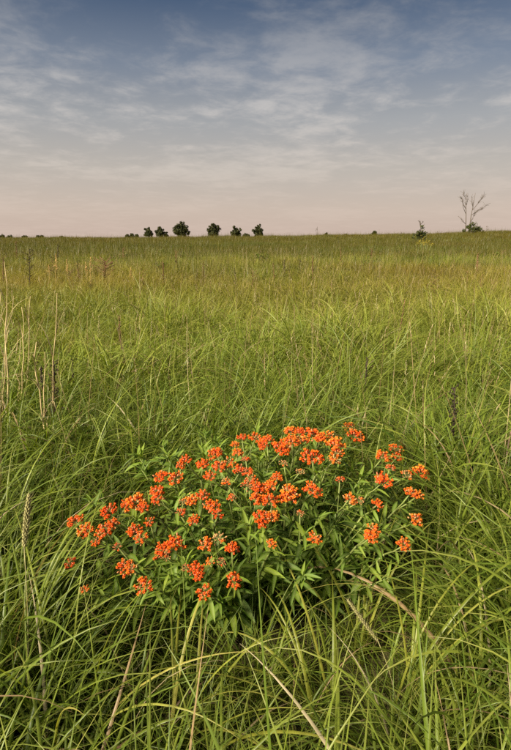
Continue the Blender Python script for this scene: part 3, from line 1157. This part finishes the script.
dead_spike(53, 421, 54, 362, 'blackened weed spike standing among leaning pale straw stalks', 60, lo=0.5, clusters=12, branch=0.02)
dead_spike(45, 420, 41, 368, 'dark knobbly seed head on a weak stem beside leaning straw', 61, lo=0.85, clusters=8)
dead_spike(450, 456, 455, 388, 'dark dead weed spike with a rusty tip behind the right of the milkweed', 62, lo=0.55, clusters=9, branch=0.02)
dead_spike(366, 394, 367, 358, 'short dark weed spike in the grass behind the milkweed', 63, lo=0.3, clusters=12)
dead_spike(72, 380, 72, 360, 'small dark seed spike in grass right of the straw stalks', 64, lo=0.4, clusters=9)
dead_spike(29, 284, 29, 250, 'tall dark dead weed with bushy top far behind the straw stalks', 65, lo=0.35, clusters=9, csize=0.007, canopy=0.2, branch=0.12)
dead_spike(3, 284, 3, 258, 'dark brown dead weed at the left end of the far weeds', 66, M_BROWN, lo=0.4, clusters=7, csize=0.006, canopy=0.2, branch=0.08)
dead_spike(104, 283, 105, 261, 'branching dark dead weed right of the golden plumes', 67, M_BROWN, lo=0.45, clusters=20, csize=0.008, canopy=0.2, branch=0.28)
dead_spike(312, 284, 313, 256, 'thin brown dead weed standing alone in the golden strip of grass', 68, M_BROWN, lo=0.5, clusters=14, csize=0.006, canopy=0.2)
dead_spike(119, 352, 119, 316, 'thin dark seeding weed in green grass past the straw stalks', 69, M_BROWN, lo=0.6, clusters=9, csize=0.008)
dead_spike(477, 277, 478, 254, 'slender brown weed below the leafless tree', 70, M_BROWN, lo=0.4, clusters=14, csize=0.007, canopy=0.2)
dead_spike(398, 336, 405, 300, 'slim brown weed leaning in the grass behind the right flowers', 71, M_BROWN, lo=0.6, clusters=10, csize=0.006)
dead_spike(164, 284, 163, 262, 'faint brown weed in the golden strip below the skyline trees', 72, M_BROWN, lo=0.4, clusters=14, csize=0.006, canopy=0.2)


FW = 'small brown dead weed poking out of the far golden grass'
wr_ = random.Random(31)
for i in range(22):
    wx, wy = wr_.uniform(10, 505), wr_.uniform(252, 292)
    dead_spike(wx, wy, wx + wr_.uniform(-2, 2), wy - wr_.uniform(9, 17), FW, 600 + i, wr_.choice([M_BROWN, M_BROWN, M_DARK]), lo=0.45, clusters=4, csize=0.006,
               canopy=0.3, branch=wr_.choice([0.03, 0.1]), r0=0.003)


def plume(bx, by, tx, ty, label, seed, canopy=0.2, mat=M_PLUME, width=0.03, group='golden grass plumes in the middle of the meadow'):
    r = random.Random(seed)
    g = ground_at(bx, by, canopy)
    top = at_depth(tx, ty, g.y)
    loc = top - g
    root = empty('grass_plume', g)
    tag(root, label, 'grass plume', group)
    k = max(1.0, g.y / 6.0)
    pts = curve_pts((0, 0, -0.02), loc, (r.uniform(-0.02, 0.02), 0, 0), 8)
    mb = MB()
    mb.tube(pts, [0.003 * k * (1 - 0.6 * i / 8) for i in range(9)], 5)
    mb.build('stem', mat, root)
    mb = MB()
    for i in range(40):
        s = r.uniform(0.62, 1.0)
        p = Vector(loc) * s
        a = r.uniform(0, 6.28)
        w = width * k * (1.05 - s) * 2.2 * r.uniform(0.3, 1.0)
        e = p + Vector((math.cos(a) * w, math.sin(a) * w, r.uniform(0.01, 0.04) * k))
        mb.blob(e, (math.cos(a) * 0.4, math.sin(a) * 0.4, 1), 0.0035 * k, 0.018 * k, 4, 2)
    mb.build('seed_head', mat, root)


GP = 'thin golden seed plume above the grass between far dark weeds'
for i, (bx, by, tx, ty) in enumerate([(55, 285, 56, 257), (68, 284, 67, 263), (90, 287, 91, 259), (88, 284, 86, 266), (48, 282, 49, 268), (130, 286, 131, 270)]):
    plume(bx, by, tx, ty, GP, 80 + i)
GP2 = 'pale seed plume standing among the green grass behind the milkweed'
for i, (bx, by, tx, ty) in enumerate([(98, 345, 99, 318), (407, 392, 406, 365), (150, 350, 152, 322), (222, 350, 220, 325), (287, 330, 288, 308), (340, 345, 341, 322),
                                      (449, 350, 450, 326), (497, 365, 500, 340), (64, 330, 64, 305), (190, 320, 189, 300), (255, 312, 255, 293), (375, 318, 377, 297), (430, 316, 431, 296)]):
    plume(bx, by, tx, ty, GP2, 100 + i, mat=M_SEED, width=0.016, group='pale plumes behind the milkweed')


def foxtail(bx, by, hx, hy, tx, ty, label, seed, canopy=0.1, thick=0.012, y_off=0.0):
    """grass culm with one dense bristly head running from (hx,hy) to the tip (tx,ty)"""
    r = random.Random(seed)
    g = ground_at(bx, by, canopy)
    h0 = at_depth(hx, hy, g.y + 0.12 + y_off) - g
    h1 = at_depth(tx, ty, g.y + 0.14 + y_off) - g
    root = empty('seeding_grass_stalk', g)
    tag(root, label, 'grass stalk')
    pts = curve_pts((0, 0, -0.02), h0, (0.015, 0.0, 0.0), 9)
    mb = MB()
    mb.tube(pts, [0.0021 * (1 - 0.4 * i / 9) for i in range(10)], 6)
    mb.build('stem', M_SEED, root)
    mb = MB()
    ax = (h1 - h0)
    a0 = ax.orthogonal().normalized()
    b0 = ax.normalized().cross(a0)
    n = 110
    for i in range(n):
        s = (i + r.random()) / n
        w = thick * (math.sin(math.pi * (0.12 + 0.84 * s)) ** 0.7)
        an = i * 2.4
        o_ = a0 * math.cos(an) + b0 * math.sin(an)
        p = h0 + ax * s + o_ * w * 0.45
        mb.blob(p, ax.normalized() + o_ * 0.35, 0.0022, 0.011, 4, 2)
        mb.tube([p, p + (ax.normalized() * 0.8 + o_ * 0.5).normalized() * r.uniform(0.010, 0.020)], [0.0004, 0.0002], 3, cap=False)
    mb.build('seed_head', M_SEED, root)
    for i in range(3):
        V, F, al = blade(r.uniform(0.2, 0.32), 0.007, r.uniform(0.3, 0.7), r.uniform(0.3, 1.8), r.uniform(0, 6.28), pts[2 + 2 * i], segs=10)
        mesh_obj('blade', V, F, M_GRASS, root, True, attrs={'tint': [0.6] * len(V), 'along': al, 'dry': [0.0] * len(V)})


foxtail(14, 728, 24, 546, 29, 494, 'tall grass stalk with a thick bristly seed head left of the orange flowers', 120)
foxtail(402, 700, 378, 641, 348, 600, 'nodding narrow green seed head over the wide-bladed grass at the front', 121, thick=0.007)

# ------------------------------------------------------------------ woody plants on the skyline
M_BARK = simple_mat('dark_bark', (0.060, 0.048, 0.036), 0.3, 8, 0.9, 0.1)
M_DEADWOOD = simple_mat('grey_dead_wood', (0.10, 0.08, 0.064), 0.3, 8, 0.9, 0.1)


def crown_mat(name, stops):
    m, nt, out = new_mat(name)
    h = N(nt, 'ShaderNodeAttribute', attribute_name='hue').outputs['Fac']
    leafy(nt, out, ramp(nt, h, stops), rough=0.6, spec=0.2, trans=0.2)
    return m


M_CROWN = crown_mat('tree_leaves', [(0.0, (0.018, 0.024, 0.008)), (0.5, (0.034, 0.040, 0.012)), (1.0, (0.075, 0.070, 0.022))])
M_SHRUB = crown_mat('shrub_leaves', [(0.0, (0.026, 0.040, 0.011)), (0.5, (0.050, 0.062, 0.016)), (1.0, (0.105, 0.098, 0.026))])
M_YELLOW = crown_mat('yellow_blossom', [(0.0, (0.13, 0.12, 0.02)), (1.0, (0.28, 0.22, 0.025))])


def leaf_cloud(name, lobes, n, size, mat, parent, r, flat=1.0):
    """many small leaf faces spread through a few uneven lobes"""
    V, F, H = [], [], []
    tot = sum(l[1] ** 2 for l in lobes)
    for c, rad in lobes:
        c = Vector(c)
        sub = []
        for q in range(max(4, int(14 * rad / max(l[1] for l in lobes)))):      # clumps in the lobe
            d = Vector((r.gauss(0, 1), r.gauss(0, 1), r.gauss(0, 1))).normalized()
            sub.append((c + Vector((d.x, d.y, d.z * flat)) * rad * r.uniform(0.45, 0.95), rad * r.uniform(0.24, 0.48)))
        for i in range(int(n * rad ** 2 / tot)):
            cc, rr = r.choice(sub)
            d = Vector((r.gauss(0, 1), r.gauss(0, 1), r.gauss(0, 1))).normalized() * rr * r.random() ** 0.4
            p = cc + d
            nrm = (d.normalized() + Vector((r.gauss(0, .5), r.gauss(0, .5), r.gauss(0, .5) + 0.3))).normalized()
            a = nrm.orthogonal().normalized()
            b = nrm.cross(a)
            w = r.uniform(0, 6.28)
            a, b = a * math.cos(w) + b * math.sin(w), b * math.cos(w) - a * math.sin(w)
            s = size * r.uniform(0.6, 1.3)
            k = len(V)
            V += [p - a * s, p - b * s * 0.55, p + a * s, p + b * s * 0.55 + nrm * s * 0.2]
            F.append((k, k + 1, k + 2, k + 3))
            H += [r.random()] * 4
    return mesh_obj(name, V, F, mat, parent, False, attrs={'hue': H})


def limb(mb, p, d, L, r0, depth, r, tips, up=0.15, min_r=0.02, sway=0.25):
    pts = [Vector(p)]
    rad = [r0]
    d = Vector(d).normalized()
    n = 5
    for i in range(n):
        d = (d + Vector((r.gauss(0, sway), r.gauss(0, sway), r.gauss(0, sway * 0.5) + up)) * 0.45).normalized()
        pts.append(pts[-1] + d * (L / n))
        rad.append(max(min_r, r0 * (1 - 0.65 * (i + 1) / n)))
    mb.tube(pts, rad, 6 if depth > 1 else 4)
    tips.append(pts[-1])
    if depth > 0:
        for q in range(r.randint(2, 4)):
            k = r.randint(1, n)
            a = r.uniform(0, 6.28)
            dd = (d * 0.9 + Vector((math.cos(a), math.sin(a), 0.2)) * r.uniform(0.5, 1.0)).normalized()
            limb(mb, pts[k], dd, L * r.uniform(0.4, 0.65), rad[k] * 0.7, depth - 1, r, tips, up, min_r, sway)


def skyline_tree(px_, w, h, label, seed, dist=350.0, lobes=7, squat=0.8, trunk=0.10, cat='tree', group='small trees along the skyline'):
    r = random.Random(seed)
    x = (px_ - 255.5) / 518.0 * dist
    k = dist / 518.0
    W, H = w * k, h * k + 0.4
    g = Vector((x, dist, float(terrain(x, dist))))
    root = empty('skyline_tree' if cat == 'tree' else 'skyline_shrub', g)
    tag(root, label, cat, group)
    mb = MB()
    tips = []
    th = H * trunk
    mb.tube([(0, 0, -0.1), (0.1, 0, th * 0.6), (0.05 * W * r.uniform(-1, 1), 0, H * 0.6)], [0.035 * H + 0.05, 0.03 * H + 0.05, 0.015 * H + 0.03], 7)
    for q in range(5):
        a = r.uniform(0, 6.28)
        limb(mb, (0, 0, th * r.uniform(0.8, 1.8)), (math.cos(a), math.sin(a), 0.9), H * 0.42, 0.014 * H + 0.04, 1, r, tips)
    mb.build('trunk', M_BARK, root)
    lb = []
    for q in range(lobes):
        a = q * 2.4 + r.uniform(-0.5, 0.5)
        s = (q + r.random()) / lobes
        z = H * (trunk + 0.10 + (0.86 - trunk - 0.10) * s)
        prof = math.sin(math.pi * (0.22 + 0.62 * s))
        rad = W * 0.5 * r.uniform(0.46, 0.66) * (0.65 + 0.35 * prof)
        off = max(0.0, W * 0.5 * prof - rad * 0.75)
        lb.append(((math.cos(a) * off, math.sin(a) * off, z), rad))
    lb.append(((0, 0, H * 0.48), W * 0.42))
    lb.append(((W * 0.16, 0, H * 0.34), W * 0.30))
    lb.append(((-W * 0.16, 0, H * 0.38), W * 0.30))
    leaf_cloud('crown', lb, int(1500 + 260 * W), 0.40 + 0.008 * W, M_CROWN, root, r, squat)


skyline_tree(148.5, 10, 11, 'small round skyline tree second from the low thicket', 200, lobes=6)
skyline_tree(160.5, 10, 11.5, 'round-topped skyline tree with a bushy shrub at its right foot', 201, lobes=7)
skyline_tree(166.5, 5, 6.5, 'small bushy shrub leaning on a round-topped skyline tree', 202, lobes=4, trunk=0.05, cat='shrub')
skyline_tree(181.5, 17, 15.5, 'biggest and broadest tree of the skyline row', 203, lobes=12, trunk=0.10)
skyline_tree(213.5, 14, 15, 'skyline tree with a pointed uneven crown standing apart', 204, lobes=9, trunk=0.12)
skyline_tree(236, 12, 11.5, 'low spreading skyline tree beside a flat shrub', 205, lobes=8)
skyline_tree(246, 9, 3.2, 'flat low shrub between two skyline trees', 206, lobes=5, trunk=0.05, cat='shrub')
skyline_tree(258, 11, 13, 'upright egg-shaped tree at the end of the skyline row', 207, lobes=9, trunk=0.14)
LT = 'low dark bush in the thicket at the foot of the skyline row'
for i, (x_, w_, h_) in enumerate([(127.5, 5, 3.8), (132, 6, 4.6), (136.5, 5, 4.0)]):
    skyline_tree(x_, w_, h_, LT, 210 + i, lobes=4, trunk=0.05, cat='shrub', group='low thicket by the skyline row')
LF = 'tiny distant bush on the far left skyline'
for i, (x_, w_, h_) in enumerate([(2, 8, 1.8), (10, 7, 1.5), (25, 7, 1.2), (38, 4, 3.0), (42, 5, 2.6), (62, 5, 1.4)]):
    skyline_tree(x_, w_, h_, LF, 220 + i, dist=520, lobes=4, trunk=0.05, cat='shrub', group='far bushes on the left skyline')
LM = 'low scrubby bush on the skyline between the tree row and the leafless tree'
for i, (x_, w_, h_, dd) in enumerate([(326, 4, 4, 170), (345, 3, 2.2, 150), (374, 4, 2.2, 130)]):
    skyline_tree(x_, w_, h_ + 1, LM, 240 + i, dist=dd, lobes=4, trunk=0.1, cat='shrub', group='scrub on the middle skyline')


def twiggy(px_, py_, h, label, seed, dist, mat=M_DEADWOOD, leaves=0.0, w=0.5, name='bare_sapling', cat='sapling', min_r=0.02):
    r = random.Random(seed)
    k = dist / 518.0
    x = (px_ - 255.5) / 518.0 * dist
    g = Vector((x, dist, float(terrain(x, dist))))
    top = at_depth(px_, py_ - h, dist)
    H = top.z - g.z
    root = empty(name, g)
    tag(root, label, cat)
    mb = MB()
    tips = []
    pts = curve_pts((0, 0, -0.05), (r.uniform(-0.05, 0.05) * H, 0, H), (0.03 * H, 0, 0), 7)
    mb.tube(pts, [max(min_r, 0.02 * H * (1 - 0.75 * i / 7)) for i in range(8)], 6)
    mb.build('trunk', mat, root)
    for q in range(7):
        m2 = MB()
        i = r.randint(2, 6)
        a = r.uniform(0, 6.28)
        limb(m2, pts[i], (math.cos(a) * w * 2, math.sin(a) * w * 2, 1.0), H * 0.34 * (1.25 - i / 8), 0.010 * H, 1, r, tips, min_r=min_r * 0.8)
        m2.build('branch', mat, root)
    if leaves:
        lb = [(Vector(t) * r.uniform(0.75, 1.0), H * 0.10) for t in tips if t.z < H * 0.8] + [((0, 0, H * 0.25), H * 0.2), ((0.1 * H, 0, H * 0.42), H * 0.15), ((-.14 * H, 0, H * .35), H * .15), ((0.15 * H, 0, H * 0.22), H * 0.19), ((-0.16 * H, 0, H * 0.2), H * 0.18)]
        leaf_cloud('crown', lb, int(900 * leaves), 0.075 * H * 0.5, M_SHRUB, root, r)
    return root


twiggy(419, 241, 20, 'small leafy sapling with bare top twigs on the slope left of the leafless tree', 300, 62, M_BARK, 1.0, 0.5, 'leafy_sapling', 'sapling', 0.018)
twiggy(317, 237, 10, 'thin bare sapling on the skyline right of the tree row', 301, 150)
twiggy(485, 233, 7, 'bare twiggy bush just right of the leafless tree', 302, 100, w=0.9, name='twiggy_bush', cat='bush')
twiggy(401, 237, 5, 'tiny bare bush on the skyline beside the leafy sapling', 303, 110, w=0.9, name='twiggy_bush', cat='bush')
twiggy(437, 235, 4, 'tiny bare bush on the rise between sapling and leafless tree', 304, 108, w=0.9, name='twiggy_bush', cat='bush')


def dead_tree():
    dist = 104.0
    k = dist / 518.0
    r = random.Random(77)
    x = (468.5 - 255.5) / 518.0 * dist
    g = Vector((x, dist, float(terrain(x, dist))))
    root = empty('leafless_tree', g)
    tag(root, 'tall leafless forked dead tree on the ridge', 'dead tree')
    hz = (at_depth(468, 193, dist).z - g.z)

    def P(px_, py_):
        q = at_depth(px_, py_, dist)
        return Vector((q.x - g.x, 0, q.z - g.z))
    trunks = [
        ([(465.5, 236), (465.8, 225), (466, 214), (466.2, 203), (467, 193)], 0.105,
         [[(465.8, 224), (463, 221.5), (459.5, 217.5)], [(466, 214), (463, 208), (461.5, 201), (460, 198)], [(466, 209), (463.5, 204), (463, 198)],
          [(466.1, 206), (468.5, 200), (469.5, 196)], [(466.5, 200), (464.8, 196), (464.5, 193)]]),
        ([(469, 236), (470, 226), (471.5, 215), (473.5, 205), (475.5, 193)], 0.105,
         [[(471.5, 215), (476, 211.5), (480, 208.5), (485, 205)], [(472.5, 210), (475.5, 206), (479.5, 200), (482.5, 194.5)], [(470.6, 222), (473.5, 216), (475, 213)],
          [(473, 207), (472, 201), (473, 196)], [(478, 202.5), (480.5, 200), (482, 197)], [(478, 210), (482, 210), (484, 208.5)]]),
    ]
    for tp, r0, brs in trunks:
        pts = [P(*q) + Vector((0, r.uniform(-0.15, 0.15), 0)) for q in tp]
        mb = MB()
        mb.tube(pts, [r0 * (1 - 0.72 * i / (len(pts) - 1)) for i in range(len(pts))], 7)
        t = mb.build('trunk', M_DEADWOOD, root)
        for b in brs:
            ya = r.uniform(-0.8, 0.8)
            bp = [P(*q) + Vector((0, ya * i * 0.6, 0)) for i, q in enumerate(b)]
            mb = MB()
            mb.tube(bp, [0.048 * (1 - 0.6 * i / (len(bp) - 1)) for i in range(len(bp))], 5)
            for q in range(17):      # twigs
                i = r.randint(0, len(bp) - 2)
                s = bp[i].lerp(bp[i + 1], r.random())
                d = (bp[i + 1] - bp[i]).normalized() + Vector((r.gauss(0, 0.7), r.gauss(0, 0.7), r.gauss(0.2, 0.4)))
                d.normalize()
                L = r.uniform(0.4, 1.0)
                mb.tube([s, s + d * L * 0.5 + Vector((0, 0, 0.05)), s + d * L], [0.022, 0.017, 0.011], 4)
            mb.build('branch', M_DEADWOOD, t)
    # dense bush at its foot
    b = Vector((x + 0.1, dist - 1.2, float(terrain(x, dist - 1.2))))
    rb_ = empty('ridge_bush', b)
    tag(rb_, 'rounded leafy bush at the foot of the leafless tree', 'bush')
    mb = MB()
    tips = []
    for q in range(6):
        a = r.uniform(0, 6.28)
        limb(mb, (0, 0, 0), (math.cos(a), math.sin(a), 1), 1.1, 0.04, 1, r, tips)
    mb.build('stem', M_BARK, rb_)
    leaf_cloud('crown', [((-0.9, 0, 0.9), 0.8), ((0, 0.2, 1.35), 1.0), ((0.9, 0, 1.1), 0.85), ((1.7, 0, 0.7), 0.55), ((-1.6, 0, 0.6), 0.5), ((0.3, -0.5, 0.8), 0.8)],
               2200, 0.11, M_SHRUB, rb_, r, 0.85)


dead_tree()

M_FORB = crown_mat('broad_weed_leaves', [(0.0, (0.050, 0.080, 0.010)), (0.5, (0.090, 0.120, 0.014)), (1.0, (0.17, 0.17, 0.03))])
fr = random.Random(91)
for i in range(16):
    fx, fy = fr.uniform(5, 506), 244 + 22 * fr.random()
    g = ground_at(fx, fy, 0.35)
    root = empty('leafy_weed', g, fr.uniform(0, 6.28))
    tag(root, 'dark green leafy weed clump standing in the far meadow', 'weed', 'leafy weed clumps in the far meadow')
    hh = fr.uniform(0.40, 0.60)
    mb = MB()
    tips = []
    for q in range(4):
        a = fr.uniform(0, 6.28)
        limb(mb, (0, 0, 0), (math.cos(a) * 0.6, math.sin(a) * 0.6, 1), hh * 0.9, 0.010, 1, fr, tips, min_r=0.004)
    mb.build('stem', M_BROWN, root)
    leaf_cloud('foliage', [((0.16 * math.cos(q * 1.6), 0.16 * math.sin(q * 1.6), hh * fr.uniform(0.45, 0.95)), fr.uniform(0.12, 0.22)) for q in range(5)],
               200, 0.035, M_FORB, root, fr, 0.8)

# yellow-flowered weeds in front of the sapling
for i, (x_, y_) in enumerate([(423, 247), (419, 249), (428, 250)]):
    r = random.Random(400 + i)
    g = ground_at(x_, y_ + 1, 0.35)
    root = empty('yellow_flowered_weed', g)
    tag(root, 'yellow-flowered weed on the slope just in front of the leafy sapling', 'weed', 'yellow weeds by the sapling')
    root.scale = (1.3, 1.3, 1.45)
    mb = MB()
    for q in range(6):
        a = r.uniform(0, 6.28)
        mb.tube([(0, 0, 0), (math.cos(a) * 0.12, math.sin(a) * 0.12, 0.3), (math.cos(a) * 0.22, math.sin(a) * 0.22, 0.55)], [0.012, 0.01, 0.008], 4)
    mb.build('stem', M_STEM, root)
    leaf_cloud('blossom', [((-0.15, 0, 0.58), 0.16), ((0.15, 0, 0.55), 0.16), ((0, 0.1, 0.68), 0.15)], 120, 0.035, M_YELLOW, root, r, 0.6)
